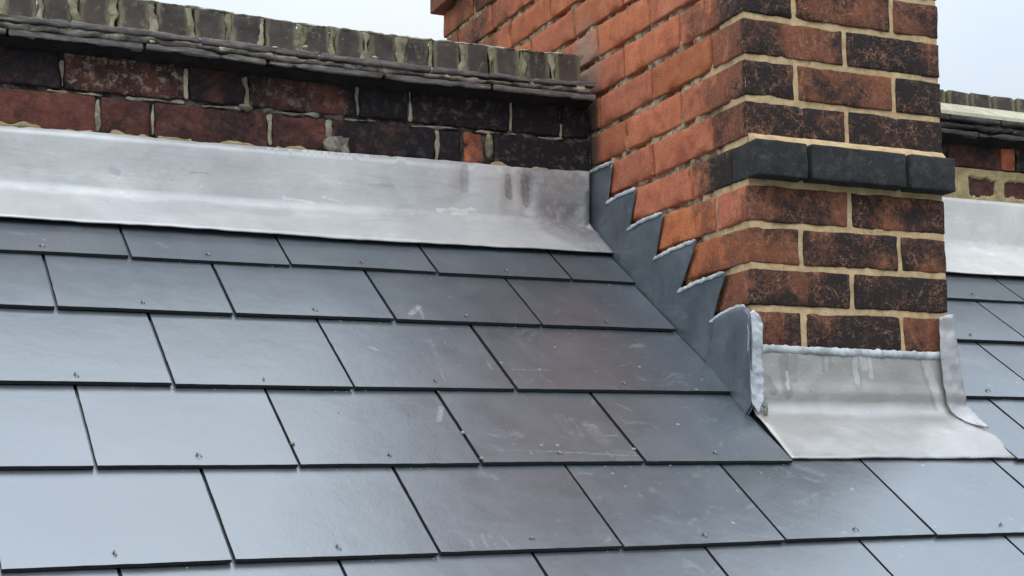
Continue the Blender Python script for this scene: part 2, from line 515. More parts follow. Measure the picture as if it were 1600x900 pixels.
REFL_DK, LT = (0.19, 0.18, 0.195), (0.78, 0.79, 0.80)  # first: dark tone for the painted chimney reflection; second: pale scratches
L_SHADE_MARKS = [((-.11, -.19), (-.03, -.25), .085, REFL_DK, .75), ((-.10, -.27), (-.02, -.33), .06, REFL_DK, .5), ((-.205, -.185), (-.203, -.225), .010, (.16, .15, .16), .75), ((-.165, -.185), (-.163, -.235), .012, (.17, .155, .17), .7),  # chimney reflection painted into the lead, then shade of the dents
       ((-.300, -.175), (-.302, -.215), .012, (.25, .23, .25), .6), ((-.36, -.264), (-.28, -.258), .0035, LT, .9), ((-.33, -.270), (-.30, -.266), .005, LT, .7), ((-.68, -.262), (-.62, -.268), .0035, LT, .8),  # one more painted dent shade, then pale scratches
       ((-.86, -.227), (-.82, -.226), .0012, (.2, .2, .2), .8), ((-.60, -.255), (-.56, -.262), .003, LT, .7), ((-.10, -.345), (-.05, -.348), .003, LT, .6), ((-1.0, -.232), (-.99, -.236), .008, (.30, .30, .33), .5),
       ((-.45, -.20), (-.42, -.24), .02, (.62, .66, .65), .4), ((-.70, -.19), (-.55, -.2), .022, (.62, .66, .65), .35), ((-1.15, -.18), (-.95, -.19), .02, (.62, .65, .66), .35)]
M_LEAD = lead_material('weathered sheet lead', (0.47, 0.48, 0.49), (0.60, 0.615, 0.62), 0.38, 0.46, 0.30, L_SHADE_MARKS, (0.30, 0.31, 0.33), 0.4, (.35, 1, 2.2))
M_LEAD_PALE = lead_material('pale dry sheet lead', (0.60, 0.60, 0.59), (0.74, 0.74, 0.72), 0.25, 0.5, 0.4, (), (0.45, 0.45, 0.45), 0.4)
M_LEAD_DARK = lead_material('new dark sheet lead', (0.080, 0.098, 0.118), (0.19, 0.22, 0.25), 0.5, 0.42, 0.45, (), (0.075, 0.09, 0.105), 0.7)
M_LEAD_FOLD = lead_material('scraped pale lead fold', (0.36, 0.40, 0.44), (0.60, 0.64, 0.68), 0.35, 0.5, 0.6, (), (0.24, 0.27, 0.31), 0.8)
DK, WH = (0.20, 0.20, 0.20), (0.66, 0.67, 0.66)
M_LEAD_FRONT = lead_material('stained front lead', (0.36, 0.355, 0.345), (0.47, 0.46, 0.45), 0.5, 0.38, 0.3,
    [((.058, -.612), (.063, -.678), .013, DK, .55), ((.080, -.612), (.078, -.650), .010, DK, .4), ((.063, -.640), (.064, -.668), .005, WH, .9),
     ((.215, -.606), (.217, -.664), .011, DK, .35), ((.213, -.606), (.215, -.655), .007, WH, .85), ((.230, -.606), (.232, -.625), .011, WH, .8),
     ((.246, -.606), (.248, -.645), .006, WH, .85), ((.140, -.606), (.141, -.634), .004, DK, .5), ((.158, -.606), (.158, -.630), .004, DK, .5),
     ((.362, -.612), (.392, -.700), .006, DK, .4), ((.375, -.612), (.405, -.700), .012, WH, .6), ((.020, -.655), (.030, -.672), .012, DK, .7)],
    (0.33, 0.33, 0.33), 0.4)
M_LEAD_COVER = lead_material('dressed lead cover', (0.38, 0.385, 0.40), (0.52, 0.525, 0.54), 0.4, 0.42, 0.5, (((.432, -.628), (.446, -.662), .012, (.30, .30, .32), .6), ((.455, -.735), (.462, -.74), .006, (.3, .3, .3), .8)), (0.32, 0.32, 0.35), 0.5)
M_SEAL = mortar_material('pale grey sealant', (0.46, 0.50, 0.52), (0.68, 0.72, 0.74), (0.25, 0.28, 0.30), 0.75)


M_RIVET = plain('tarnished rivet', (0.24, 0.22, 0.21), 0.35, 0.6)
M_DECK = plain('roofing felt', (0.018, 0.019, 0.022), 0.9)
M_GROUND = plain('distant ground', (0.10, 0.11, 0.09), 0.95, 0, 0.2)
M_CORE = plain('brick core', (0.30, 0.10, 0.06), 0.9)
M_GRIT = mortar_material('grey green silt', (0.22, 0.24, 0.20), (0.45, 0.48, 0.44), (0.12, 0.13, 0.11), 0.6)


# ------------------------------------------------------------------ geometry makers
def ticks(a, b, step, edge):
    """positions along a brick side, with extra rows in the rounded edge"""
    n = max(1, int((b - a - 2 * edge) / step))
    return [a, a + edge * .45, a + edge] + [a + edge + (b - a - 2 * edge) * i / n for i in range(1, n)] + [b - edge, b - edge * .45, b]


def box_mesh(name, lo, hi, r=0.004, step=0.013, amp=0.0012, chips=0.5, seed=0, low=False):
    """a rounded, worn, slightly uneven block between two corners"""
    sx, sy, sz = (rnd.uniform(0, 90) for _ in range(3))
    if low:
        X, Y, Z = ([lo[i], lo[i] + r, hi[i] - r, hi[i]] for i in range(3))
    else:
        X, Y, Z = (ticks(lo[i], hi[i], step, r) for i in range(3))
    vs, idx, fs = [], {}, []
    r = min(r, .0028) if r == .004 else r

    def vid(i, j, k):
        key = (i, j, k)
        if key in idx:
            return idx[key]
        p = Vector((X[i], Y[j], Z[k]))
        c = Vector([min(max(p[a], lo[a] + r), hi[a] - r) for a in range(3)])
        dlt = p - c
        if dlt.length > 1e-9:
            m = max(abs(dlt[0]), abs(dlt[1]), abs(dlt[2]))
            p = c + dlt.normalized() * min(m, r) if sum(abs(x) > 1e-6 for x in dlt) > 1 else p
            nrm = dlt.normalized()
        else:
            nrm = Vector((0, 0, 1))
        q = p + Vector((sx, sy, sz))
        e = fbm(q, 28, 3) * amp + fbm(q, 9, 2) * amp * 0.9
        ne = sum(abs(p[a] - lo[a]) < r * 1.1 or abs(p[a] - hi[a]) < r * 1.1 for a in range(3))
        if ne > 1:
            ch = noise.noise(q * 34) + 0.6 * noise.noise(q * 80)
            e -= (max(0.0, ch - 0.12) * 0.010 + max(0.0, noise.noise(q * 150) - .1) * .003) * chips
        p = p + nrm * e
        idx[key] = len(vs)
        vs.append(p)
        return idx[key]
    nx, ny, nz = len(X) - 1, len(Y) - 1, len(Z) - 1
    for i in range(nx):
        for j in range(ny):
            fs.append((vid(i, j, 0), vid(i, j + 1, 0), vid(i + 1, j + 1, 0), vid(i + 1, j, 0)))
            fs.append((vid(i, j, nz), vid(i + 1, j, nz), vid(i + 1, j + 1, nz), vid(i, j + 1, nz)))
    for i in range(nx):
        for k in range(nz):
            fs.append((vid(i, 0, k), vid(i + 1, 0, k), vid(i + 1, 0, k + 1), vid(i, 0, k + 1)))
            fs.append((vid(i, ny, k), vid(i, ny, k + 1), vid(i + 1, ny, k + 1), vid(i + 1, ny, k)))
    for j in range(ny):
        for k in range(nz):
            fs.append((vid(0, j, k), vid(0, j, k + 1), vid(0, j + 1, k + 1), vid(0, j + 1, k)))
            fs.append((vid(nx, j, k), vid(nx, j + 1, k), vid(nx, j + 1, k + 1), vid(nx, j, k + 1)))
    return mesh(name, vs, fs)


def brick(parent, lo, hi, mat, soot=0.5, tone=None, salt=0.0, name='brick', low=False, label=None, r=0.004, amp=0.0011, chips=0.45, step=0.013):
    o = place(box_mesh(name, lo, hi, r=r, amp=amp, chips=chips, low=low, step=step), name, mat, parent)
    o['soot'] = float(soot)
    o['tone'] = float(rnd.random() if tone is None else tone)
    o['salt'] = float(salt)
    if label:
        o['label'] = label
    return o


def grid_sheet(name, fn, u0, u1, v0, v1, step):
    """a displaced sheet; fn(u, v) gives the point"""
    nu, nv = max(1, round((u1 - u0) / step)), max(1, round((v1 - v0) / step))
    vs = [fn(u0 + (u1 - u0) * i / nu, v0 + (v1 - v0) * j / nv) for j in range(nv + 1) for i in range(nu + 1)]
    fs = [(j * (nu + 1) + i, j * (nu + 1) + i + 1, (j + 1) * (nu + 1) + i + 1, (j + 1) * (nu + 1) + i) for j in range(nv) for i in range(nu)]
    return mesh(name, vs, fs)


def poly_sheet(name, poly, fn, step, mat, parent=None, thick=0.002, flip=False, jitter=0.0, **kw):
    """sheet metal cut to a polygon in (u, v) and bent into place by fn"""
    pts = []
    for i, a in enumerate(poly):
        b = poly[(i + 1) % len(poly)]
        n = max(1, round(math.dist(a, b) / step))
        for k in range(n):
            q = [a[0] + (b[0] - a[0]) * k / n, a[1] + (b[1] - a[1]) * k / n]
            if jitter and k:
                q[0] += jitter * noise.noise(Vector((q[0] * 60, q[1] * 60, 3)))
                q[1] += jitter * noise.noise(Vector((q[0] * 60, q[1] * 60, 9)))
            pts.append(tuple(q))
    nb = len(pts)
    us, vv = [p[0] for p in poly], [p[1] for p in poly]
    u = min(us) + step / 2
    pb = pts[:nb]

    def inside(x, y):
        c = False
        for i in range(nb):
            x1, y1 = pb[i]; x2, y2 = pb[i - 1]
            if (y1 > y) != (y2 > y) and x < (x2 - x1) * (y - y1) / (y2 - y1) + x1:
                c = not c
        return c
    while u < max(us):
        v = min(vv) + step / 2
        while v < max(vv):
            if inside(u, v) and min((u - a) ** 2 + (v - b) ** 2 for a, b in pb) > (step * .45) ** 2:
                pts.append((u, v))
            v += step
        u += step
    edges = [(i, (i + 1) % nb) for i in range(nb)]
    r = geometry.delaunay_2d_cdt([Vector(p) for p in pts], edges, [], 1, 1e-6)
    fs = [tuple(f) if not flip else tuple(reversed(f)) for f in r[2]]
    me = mesh(name, [fn(p.x, p.y) for p in r[0]], fs)
    o = place(me, name, mat, parent, **kw)
    if thick:
        m = o.modifiers.new('thickness', 'SOLIDIFY')
        m.thickness = thick
        m.offset = -1
    return o


def bead_mesh(name, path, ra, rb, axis, wob=0.35, step=0.006):
    """an uneven run of sealant or mortar along a path; ra across, rb thickness; axis = across direction"""
    pts = []
    for a, b in zip(path, path[1:]):
        a, b = Vector(a), Vector(b)
        n = max(1, round((b - a).length / step))
        pts += [a.lerp(b, k / n) for k in range(n)]
    pts.append(Vector(path[-1]))
    vs, fs = [], []
    K = 8
    axis = Vector(axis).normalized()
    for i, p in enumerate(pts):
        d = (pts[min(i + 1, len(pts) - 1)] - pts[max(i - 1, 0)]).normalized()
        o2 = d.cross(axis).normalized()
        end = 0.35 if i in (0, len(pts) - 1) else 1
        for k in range(K):
            th = 2 * math.pi * k / K
            w = 1 + wob * fbm((p.x * 1 + k * .3, p.y, p.z), 45, 3)
            w2 = 1 + wob * 1.4 * fbm((p.x, p.y + 7 + (k in (1, 2, 3)) * 3, p.z), 30, 2)
            vs.append(p + axis * math.sin(th) * ra * w2 * end + o2 * math.cos(th) * rb * w * end)
    for i in range(len(pts) - 1):
        for k in range(K):
            a, b = i * K + k, i * K + (k + 1) % K
            fs.append((a, b, b + K, a + K))
    fs.append(tuple(range(K)))
    fs.append(tuple(reversed(range((len(pts) - 1) * K, len(pts) * K))))
    return mesh(name, vs, fs)


def strip(name, path, w, at, mat, parent, thick=.0022, wob=.35):
    """a flat smear of sealant pressed along an edge: path in sheet coordinates, at(u, v) puts it in place"""
    pts = []
    for p, q in zip(path, path[1:]):
        n = max(1, round(math.dist(p, q) / .004))
        pts += [(p[0] + (q[0] - p[0]) * k / n, p[1] + (q[1] - p[1]) * k / n) for k in range(n)]
    pts.append(path[-1])
    sd = rnd.uniform(0, 99)
    up_, dn_ = [], []
    N = len(pts)
    for i, (u, v) in enumerate(pts):
        e = min(1, (i + .8) / 3, (N - i - .2) / 3)
        up_.append((u, v + w * e * (.9 + wob * noise.noise(Vector((i * .33 + sd, 0, 0))) + .15 * noise.noise(Vector((i * 1.1 + sd, 0, 0))))))
        dn_.append((u, v - w * e * (.9 + wob * noise.noise(Vector((i * .23 + sd, 9, 0))) + .2 * noise.noise(Vector((i * .9 + sd, 4, 0))))))
    me = mesh(name, [at(u, v) for u, v in up_ + [(p[0], p[1]) for p in pts] + dn_], [])
    vs = [at(*p) for p in up_] + [at(*p, 1) for p in pts] + [at(*p) for p in dn_]
    fs = []
    for i in range(N - 1):
        fs.append((i, i + 1, N + i + 1, N + i))
        fs.append((N + i, N + i + 1, 2 * N + i + 1, 2 * N + i))
    bpy.data.meshes.remove(me)
    me = mesh(name, vs, fs)
    o = place(me, name, mat, parent)
    m = o.modifiers.new('thickness', 'SOLIDIFY')
    m.thickness = thick
    m.offset = 0
    return o


def blob_mesh(name, c, size, seed=0, rough=0.35):
    bm = bmesh.new()
    bmesh.ops.create_icosphere(bm, subdivisions=3, radius=1)
    for v in bm.verts:
        q = v.co * 1.0 + Vector((seed * 3.1, seed, 0))
        v.co = v.co * (1 + rough * fbm(q, 1.3, 4))
        v.co = Vector((v.co.x * size[0], v.co.y * size[1], v.co.z * size[2])) + Vector(c)
    me = bpy.data.meshes.new(name)
    bm.to_mesh(me)
    bm.free()
    return me


# ------------------------------------------------------------------ ground far below
gm = mesh('ground', [(-600, -600, -8), (600, -600, -8), (600, 600, -8), (-600, 600, -8)], [(0, 1, 2, 3)])
place(gm, 'ground', M_GROUND, None, False, kind='structure', label='distant ground far below the roof')

# ------------------------------------------------------------------ slate roof
roof = empty('slate_roof', roofp(-0.3, -0.4), 'dark blue-grey slate roof slope with riveted slates sloping up to the brick parapet', 'roof')
ST = 0.0058                                  # slate thickness
FOOT = {-1: 0.707, 0: 0.487, 1: 0.293, 2: 0.060, 3: -0.161, 4: -0.380, 5: -0.600, 6: -0.820, 7: -1.04}
GAP = 0.0052


def slate_mesh(xl, xr, gf, gt, topcut=None):
    sd = rnd.uniform(0, 50)
    tilt = rnd.uniform(-0.0012, 0.0012)
    skew = rnd.uniform(-0.0022, 0.0022)
    lift = rnd.uniform(0, 0.0007)
    nx, ng = max(2, int((xr - xl) / 0.012)), max(3, int((gt - gf) / 0.02))
    slope = (ST + 0.0018) / 0.22
    us = [0, .004, .012] + [i / nx for i in range(1, nx)] + [.988, .996, 1]
    vv = [0, .0035] + [i / ng for i in range(1, ng + 1)]
    vs, fs = [], []
    for side in (0, 1):
        for b in vv:
            for a in us:
                x = xl + (xr - xl) * a
                g = gf + (gt - gf) * b + (a - .5) * skew * (1 - b)
                if b == 0:
                    g += 0.0010 * noise.noise(Vector((x * 45 + sd, 1, 0))) - 0.0012 * max(0, noise.noise(Vector((x * 130 + sd, 5, 0))) - .25)
                if a in (0, 1):
                    x += 0.0006 * noise.noise(Vector((sd, g * 60, 0)))
                u = g - gf
                h = -slope * u + lift + tilt * (a - .5) * (1 - b) + 0.0005 * noise.noise(Vector((x * 7 + sd, g * 7, 0)))
                vs.append(roofp(x, g, h - (ST if side else 0)))
    n = len(us)
    N = n * len(vv)
    for j in range(len(vv) - 1):
        for i in range(n - 1):
            a = j * n + i
            fs.append((a, a + 1, a + n + 1, a + n))
            fs.append((N + a, N + a + n, N + a + n + 1, N + a + 1))
    for i in range(n - 1):
        fs.append((i, N + i, N + i + 1, i + 1))
        a = (len(vv) - 1) * n + i
        fs.append((a, a + 1, N + a + 1, N + a))
    for j in range(len(vv) - 1):
        a = j * n
        fs.append((a, a + n, N + a + n, N + a))
        a = j * n + n - 1
        fs.append((a, N + a, N + a + n, a + n))
    me = mesh('slate', vs, fs)
    for p in me.polygons:
        p.use_smooth = True
    me.set_sharp_from_angle(angle=math.radians(28))
    for p in me.polygons[2 * (len(vv) - 1) * (n - 1):]:
        p.material_index = 1
    return me


def rivet_mesh(x, g):
    """flattened tail of a copper disc rivet, bent over on the slate"""
    vs, fs = [], []
    a = rnd.uniform(-0.6, 0.6) + 0.5
    d = Vector((math.sin(a), -math.cos(a), 0))
    L = rnd.uniform(.006, .009)
    pr_ = [((0, 0), 0.0), ((0, 0), 0.0022), ((d.x * L * .5, d.y * L * .5), 0.0034), ((d.x * L, d.y * L), 0.0012)]
    for (dx, dg), h in pr_:
        for k in range(6):
            t = k * math.pi / 3
            vs.append(roofp(x + dx + math.cos(t) * .0010, g + dg + math.sin(t) * .0010, h + 0.0012 * math.sin(t)))
    for i in range(3):
        for k in range(6):
            p, q = i * 6 + k, i * 6 + (k + 1) % 6
            fs.append((p, q, q + 6, p + 6))
    fs.append(tuple(range(18, 24)))
    n = len(vs)
    for k in range(8):
        t = k * math.pi / 4
        vs.append(roofp(x + math.cos(t) * .0026, g + math.sin(t) * .0026, 0.0004))
    fs.append(tuple(n + k for k in range(8)))
    return mesh('rivet', vs, fs)


def slate_row(k, joints, rivet=True):
    gf = FOOT[k]
    top = min(gf + 0.445, 0.722)
    for xl, xr in zip(joints, joints[1:]):
        if isinstance(xl, tuple): xl = xl[1]
        if isinstance(xr, tuple): xr = xr[0]
        dg = rnd.uniform(-0.0022, 0.0022)
        o = place(slate_mesh(xl + GAP / 2 + rnd.uniform(-.0006, .0006), xr - GAP / 2 + rnd.uniform(-.0006, .0006), gf + dg, top), 'slate', M_SLATE, roof)
        o.data.materials.append(M_SLATE_EDGE_SHADE)
        if rivet and xr - xl > 0.16:
            cx_ = (xl + xr) / 2 + rnd.uniform(-0.006, 0.006)
            place(rivet_mesh(cx_, gf + dg + 0.020 + rnd.uniform(0, .006)), 'rivet', M_RIVET, o)


P = 0.2821
odd = [-0.014 - P * n for n in range(10, -1, -1)]            # joints of rows 1, 3, 5
half = [-0.154 - P * n for n in range(9, -1, -1)]
JR = lambda first, n=5: [first + 0.2855 * i for i in range(n)]
slate_row(-1, odd)
slate_row(-1, [0.455] + JR(0.858, 4))
slate_row(0, half + [-0.012])
slate_row(0, [0.452, 0.724] + JR(1.010, 3))
slate_row(1, odd)
slate_row(1, [0.452, 0.578] + JR(0.866, 4))
slate_row(2, half[:-1] + [-0.010], True)
slate_row(2, [0.455] + JR(0.722, 4))
slate_row(3, odd[:-1] + [-0.012])
slate_row(3, [0.474] + JR(0.578, 5))
slate_row(4, half + [0.135] + JR(0.426, 5))
slate_row(5, odd + [0.278, 0.568, 0.85, 1.13, 1.41])
slate_row(6, half + [0.135] + JR(0.426, 4))
slate_row(7, odd + [0.278, 0.568, 0.85, 1.13])
deck = mesh('roof_deck', [roofp(PX1 - .1, -1.4, -.022), roofp(PX2, -1.4, -.022), roofp(PX2, .75, -.022), roofp(PX1 - .1, .75, -.022),
                          roofp(PX1 - .1, -1.4, -.05), roofp(PX2, -1.4, -.05), roofp(PX2, .75, -.05), roofp(PX1 - .1, .75, -.05)],
            [(0, 1, 2, 3), (7, 6, 5, 4), (0, 4, 5, 1), (1, 5, 6, 2), (2, 6, 7, 3), (3, 7, 4, 0)])
place(deck, 'roof_deck', M_DECK, roof, False)

# ------------------------------------------------------------------ chimney stack
stack = empty('chimney_stack', (W / 2, DEPTH / 2, A0), 'tall red and soot-blackened brick chimney stack with a projecting dark brick band', 'chimney')
J = 0.0055                                    # half joint


def joints_front(c):
    return [0, .5, 1] if c % 2 == 0 else [0, .25, .75, 1]


def joints_side(c):
    # measured in brick modules from the front corner
    js = [0, .5] if c % 2 == 0 else [0]
    x = .5 if c % 2 == 0 else 0
    while True:
        x += 1
        if x * MOD > DEPTH - 0.09:
            break
        js.append(x)
    return js


for c in range(-9, 9):
    z1, z0 = -c * HC - J, -(c + 1) * HC + J
    zw = rnd.uniform(-.0008, .0008)
    band = c == 3
    top_band = c in (-7, -8, -9)
    o_ = 0.027 if top_band else 0.0
    fy = -0.030 if band else (-o_)
    jf = joints_front(c)
    js = joints_side(c)
    soot_c = {-1: .72, 0: .78, 1: .66, 2: .95, 4: .62, 5: .55, 6: .80, 7: .50, 8: .6}.get(c, .7)
    # front face bricks; the end ones turn the corner
    nf = len(jf) - 1
    dz = -0.006 if c == -7 else 0
    for i in range(nf):
        xa, xb = jf[i] * W, jf[i + 1] * W
        first, last = i == 0, i == nf - 1
        deep = (js[1] * MOD - J) if (first or last) else 0.105
        if band:
            xa = [0, .1145, .335][i]
            xb = [.1145, .335, .446][i]
            deep = 0.184 if first else 0.105
        lo = [xa + (0 if first else J * .9) - (o_ if first else 0), fy + rnd.uniform(-.0006, .0006), z0 + dz]
        hi = [xb - (0 if last else J * .9) + (o_ if last else 0), deep, z1]
        sfac = soot_c + rnd.uniform(-.12, .12)
        if c == 1:
            sfac = [.92, .66, 1.0][i]
        if c == 5:
            sfac = [.68, .86, .84][i]
        if c == 7:
            sfac = [.72, .92, .74][i]
        if c == 4:
            sfac = [.62, .80][i]
        if c == 6:
            sfac = [.86, .98][i]
        if c == -1:
            sfac = [1.0, .75, .8][i]
        if band and first:
            hi[1] = .050
            brick(stack, [-.0008, .0505, z0], [.103, .184, z1], M_STACK, 1.7, .3, amp=.0015)
        if band:
            brick(stack, lo, hi, M_BLUE, .3, salt=.12, label='dark blue-black brick of the projecting band', chips=.3)
        else:
            brick(stack, lo, hi, M_STACK, sfac, low=c < -2, amp=.0015)
    # left side face
    ends = js[1:] + [None]
    for i, a in enumerate(ends[:-1]):
        if a is None:
            break
        ya = a * MOD + .0036
        yb = DEPTH + o_ if i + 1 >= len(ends) - 1 else ends[i + 1] * MOD - .0036
        if band and i == 0:
            ya = 0.1955
        if c > 3 and ya > 0.75:
            continue
        x0 = rnd.uniform(-.0018, -.0002) - o_
        grime = rnd.uniform(.45, .9)
        tone = rnd.uniform(.2, 1)
        brick(stack, [x0, ya, z0 + dz], [.103, yb, z1], M_STACK, grime, tone, amp=.0015, chips=.8, low=False,
              step=.013 if c > -7 else .03)
        # right side face, hidden from the front: the same bond
        if c < 6 and i < 5:
            brick(stack, [W - .103, ya, z0 + dz], [W + o_, yb, z1], M_STACK, .6, low=True)
# core and pointing
place(box_mesh('brick_core', (.03, .03, A0 - .1), (W - .012, DEPTH - .012, .70), r=.01, low=True), 'brick_core', M_CORE, stack)


def mort_front(u, v):
    r_ = fbm((u, 0, v), 30, 4) * .0022 + fbm((u, 5, v), 90, 2) * .0006
    return Vector((u, max(.0014, .0030 - r_ * .8), v))


def mort_left(u, v):
    n_ = fbm((0, u, v), 14, 4)
    # old joints: part raked out and dark, part filled
    cor = max(0.0, 1 - u / .16)
    dep = .0065 + n_ * .014 + fbm((7, u, v), 55, 3) * .004
    return Vector((max(.0026, dep * (1 - cor) + (.0030 - .002 * n_) * cor), u, v))


mf = grid_sheet('pointing', mort_front, .0022, W - .003, -.78, .66, .0045)
place(mf, 'pointing', M_MORTAR_STACK, stack)
ml = grid_sheet('pointing', mort_left, .0022, DEPTH - .012, -.70, .66, .0055)
place(ml, 'pointing', M_MORTAR_STACK, stack)
mrr = grid_sheet('pointing', lambda u, v: Vector((W - .004, u, v)), .004, DEPTH - .012, -.70, .66, .04)
place(mrr, 'pointing', M_MORTAR_STACK, stack)
# mortar weathering slope over the front band, and the bed under it
def fillet(u, v):
    prof = [(-.0130, -.2318), (-.0115, -.2262), (-.0060, -.2195), (-.0008, -.2140), (.006, -.2130)]
    i = min(3, int(v * 4)); f_ = v * 4 - i
    y = prof[i][0] * (1 - f_) + prof[i + 1][0] * f_
    z = prof[i][1] * (1 - f_) + prof[i + 1][1] * f_
    e = fbm((u, v * .02, 0), 40, 4) * .0028
    k_ = min(1, max(0, u) / .022)
    y = y * k_ if y < 0 else y
    return Vector((u, y + (e if 0 < v < 1 else 0), z + e * .8))


wf = grid_sheet('band_fillet', lambda u, v: fillet(u, v / .04), .004, W - .003, 0, .04, .0025)
place(wf, 'band_fillet', M_MORTAR_STACK, stack)
# the rest of the stack above the frame, laid in the same bond
for c in range(-16, -9):
    z1, z0 = -c * HC - J, -(c + 1) * HC + J
    for lo, hi in (([0, 0, z0], [W, DEPTH, z1]),):
        pass
upper = box_mesh('upper_courses', (0, 0, .755), (W, DEPTH, 1.18), r=.006, low=True)


def coursed_material():
    t = NT('coursed brick')
    sx = t.n('ShaderNodeSeparateXYZ')
    t.set(sx.inputs[0], t.pos)
    cx = t.n('ShaderNodeCombineXYZ')
    t.set(cx.inputs[0], t.math('ADD', sx.outputs['X'], sx.outputs['Y']))
    t.set(cx.inputs[1], sx.outputs['Z'])
    b = t.n('ShaderNodeTexBrick')
    t.set(b.inputs['Vector'], cx.outputs[0])
    b.inputs['Scale'].default_value = 1
    b.inputs['Brick Width'].default_value = MOD
    b.inputs['Row Height'].default_value = HC
    b.inputs['Mortar Size'].default_value = .0055
    b.inputs['Color1'].default_value = (.13, .075, .06, 1)
    b.inputs['Color2'].default_value = (.07, .052, .048, 1)
    b.inputs['Mortar'].default_value = (.16, .14, .11, 1)
    return t.finish(b.outputs[0], .9)


place(upper, 'upper_courses', coursed_material(), stack, False, kind='stuff')
# smeared mortar where coping meets the stack
for i, (c_, s_) in enumerate([((.000, .635, .104), (.0035, .035, .010)), ((.001, .60, .045), (.003, .020, .018)), ((.001, .70, .125), (.003, .03, .006))]):
    place(blob_mesh('mortar_smear', c_, s_, i + 3, .5), 'mortar_smear', M_MORTAR_GREY, stack)

# ------------------------------------------------------------------ parapet walls


def wall_run(name, label, x_lo, x_hi, courses, coping, zoff, cop_z, fillet_white, tiles_up, tiles_dn, tilemat):
    w = empty(name, ((x_lo + x_hi) / 2, D + .11, -.3), label, 'wall', 'brick parapet either side of the chimney')
    for z0, z1, js, soots in courses:
        for i, (a, b) in enumerate(zip(js, js[1:])):
            s, tn, sl, mat, lab = soots[i] if i < len(soots) else (.5, .5, 0, M_WALL, None)
            brick(w, [a + .0045, D + rnd.uniform(-.0015, .0015), z0 + .004], [b - .0045, D + .1, z1 - .004], mat, s, tn, sl, label=lab, amp=.0045 if mat is M_ORANGE else .0017, chips=1.6 if mat is M_ORANGE else .9, step=.006 if mat is M_ORANGE else .011, r=.006 if mat is M_ORANGE else .004)
    # bed and backing
    zt = -.012 + zoff

    def f(u, v):
        return Vector((u, D + .0055 - fbm((u, 2, v), 26, 4) * .006, v))
    place(grid_sheet('bed_mortar', f, x_lo, x_hi, -.31, zt, .006), 'bed_mortar', M_MORTAR_DARK, w)
    place(box_mesh('wall_core', (x_lo, D + .03, -.6), (x_hi, D + .205, zt), r=.003, low=True), 'wall_core', M_CORE, w, False)
    return w


def creasing(w, x_lo, x_hi, up, dn, z_lo, z_up, mat, sag):
    # two layers of thin tiles over the wall head
    for js, z0, th, y0 in ((dn, z_lo, .0115, D - .046), (up, z_up, .0115, D - .050)):
        for a, b in zip(js, js[1:]):
            rz = rnd.uniform(-.0015, .0015)
            rz2 = rnd.uniform(-.003, .003)
            me = box_mesh('creasing_tile', (a + .002, y0 + rnd.uniform(-.003, .003), z0 + rz), (b - .002, D + .19, z0 + th + rz), r=.003, step=.016, amp=.0013, chips=.7)
            for v in me.vertices:
                v.co.z += sag(v.co.x) + rz2 * (v.co.x - a) / (b - a)
            place(me, 'creasing_tile', mat, w)


def coping(w, js, z0, z1, y0, sag, taper=0.0):
    for a, b in zip(js, js[1:]):
        g = rnd.uniform(.003, .0065)
        me = box_mesh('coping_brick', (a + g, y0 + rnd.uniform(-.002, .002), z0), (b - g, D + .185, z1 + rnd.uniform(-.0015, .0015)), r=.004, step=.010, amp=.0016, chips=1.0)
        for v in me.vertices:
            v.co.z += sag(v.co.x)
        o = place(me, 'coping_brick', M_COPING, w)


def sag_l(x):
    return .004 * math.sin(x * 5.2 + .6) + .002 * noise.noise(Vector((x * 4, 0, 0))) - .001


def sag_r(x):
    return 0.0


wallL = wall_run('parapet_wall', 'soot-dark brick parapet left of the chimney with brick coping over tile creasing', PX1, -.004, [
    (-.016 - .075, -.016, [PX1, -2.54, -2.315, -2.20, -1.98, -1.865, -1.645, -1.53, -1.305, -1.200, -1.084, -.859, -.744, -.523, -.412, -.190, -.075, -.004],
     [(.5, .5, 0, M_WALL, None), (.5, .5, 0, M_WALL, None), (.5, .5, 0, M_WALL, None), (.5, .5, 0, M_WALL, None), (.5, .5, 0, M_WALL, None), (.5, .5, 0, M_WALL, None), (.6, .5, 0, M_WALL, None), (.5, .5, 0, M_WALL, None), (.5, .4, 0, M_WALL, None), (.55, .4, .1, M_WALL, None), (.46, .8, .9, M_WALL, 'brick with white salt bloom and chipped face'),
      (.60, .4, 0, M_WALL, None), (.62, .6, .35, M_WALL, None), (.78, .4, .1, M_WALL, None), (.82, .4, .25, M_WALL, None), (1.05, .3, .1, M_WALL, None), (.9, .9, .2, M_WALL, None)]),
    (-.092 - .078, -.092, [PX1, -2.47, -2.245, -2.13, -1.91, -1.795, -1.575, -1.46, -1.235, -1.02, -.923, -.700, -.583, -.355, -.300, -.249, -.235, -.004],
     [(.5, .5, 0, M_WALL, None), (.5, .5, 0, M_WALL, None), (.5, .5, 0, M_WALL, None), (.5, .5, 0, M_WALL, None), (.5, .5, 0, M_WALL, None), (.5, .5, 0, M_WALL, None), (.5, .5, 0, M_WALL, None), (.45, .5, 0, M_WALL, None), (.36, .7, .1, M_WALL, None), (.48, .5, .1, M_WALL, None), (.5, .4, .1, M_WALL, None),
      (.46, .7, .1, M_WALL, None), (.66, .4, .12, M_WALL, None), (1.0, .3, .1, M_WALL, None), (.45, .6, 0, M_ORANGE, 'broken orange brick with its face spalled away'),
      (.7, .6, .3, M_ORANGE, None), (1.1, .3, .25, M_WALL, None)])],
    None, 0, 0, None, None, None, None)
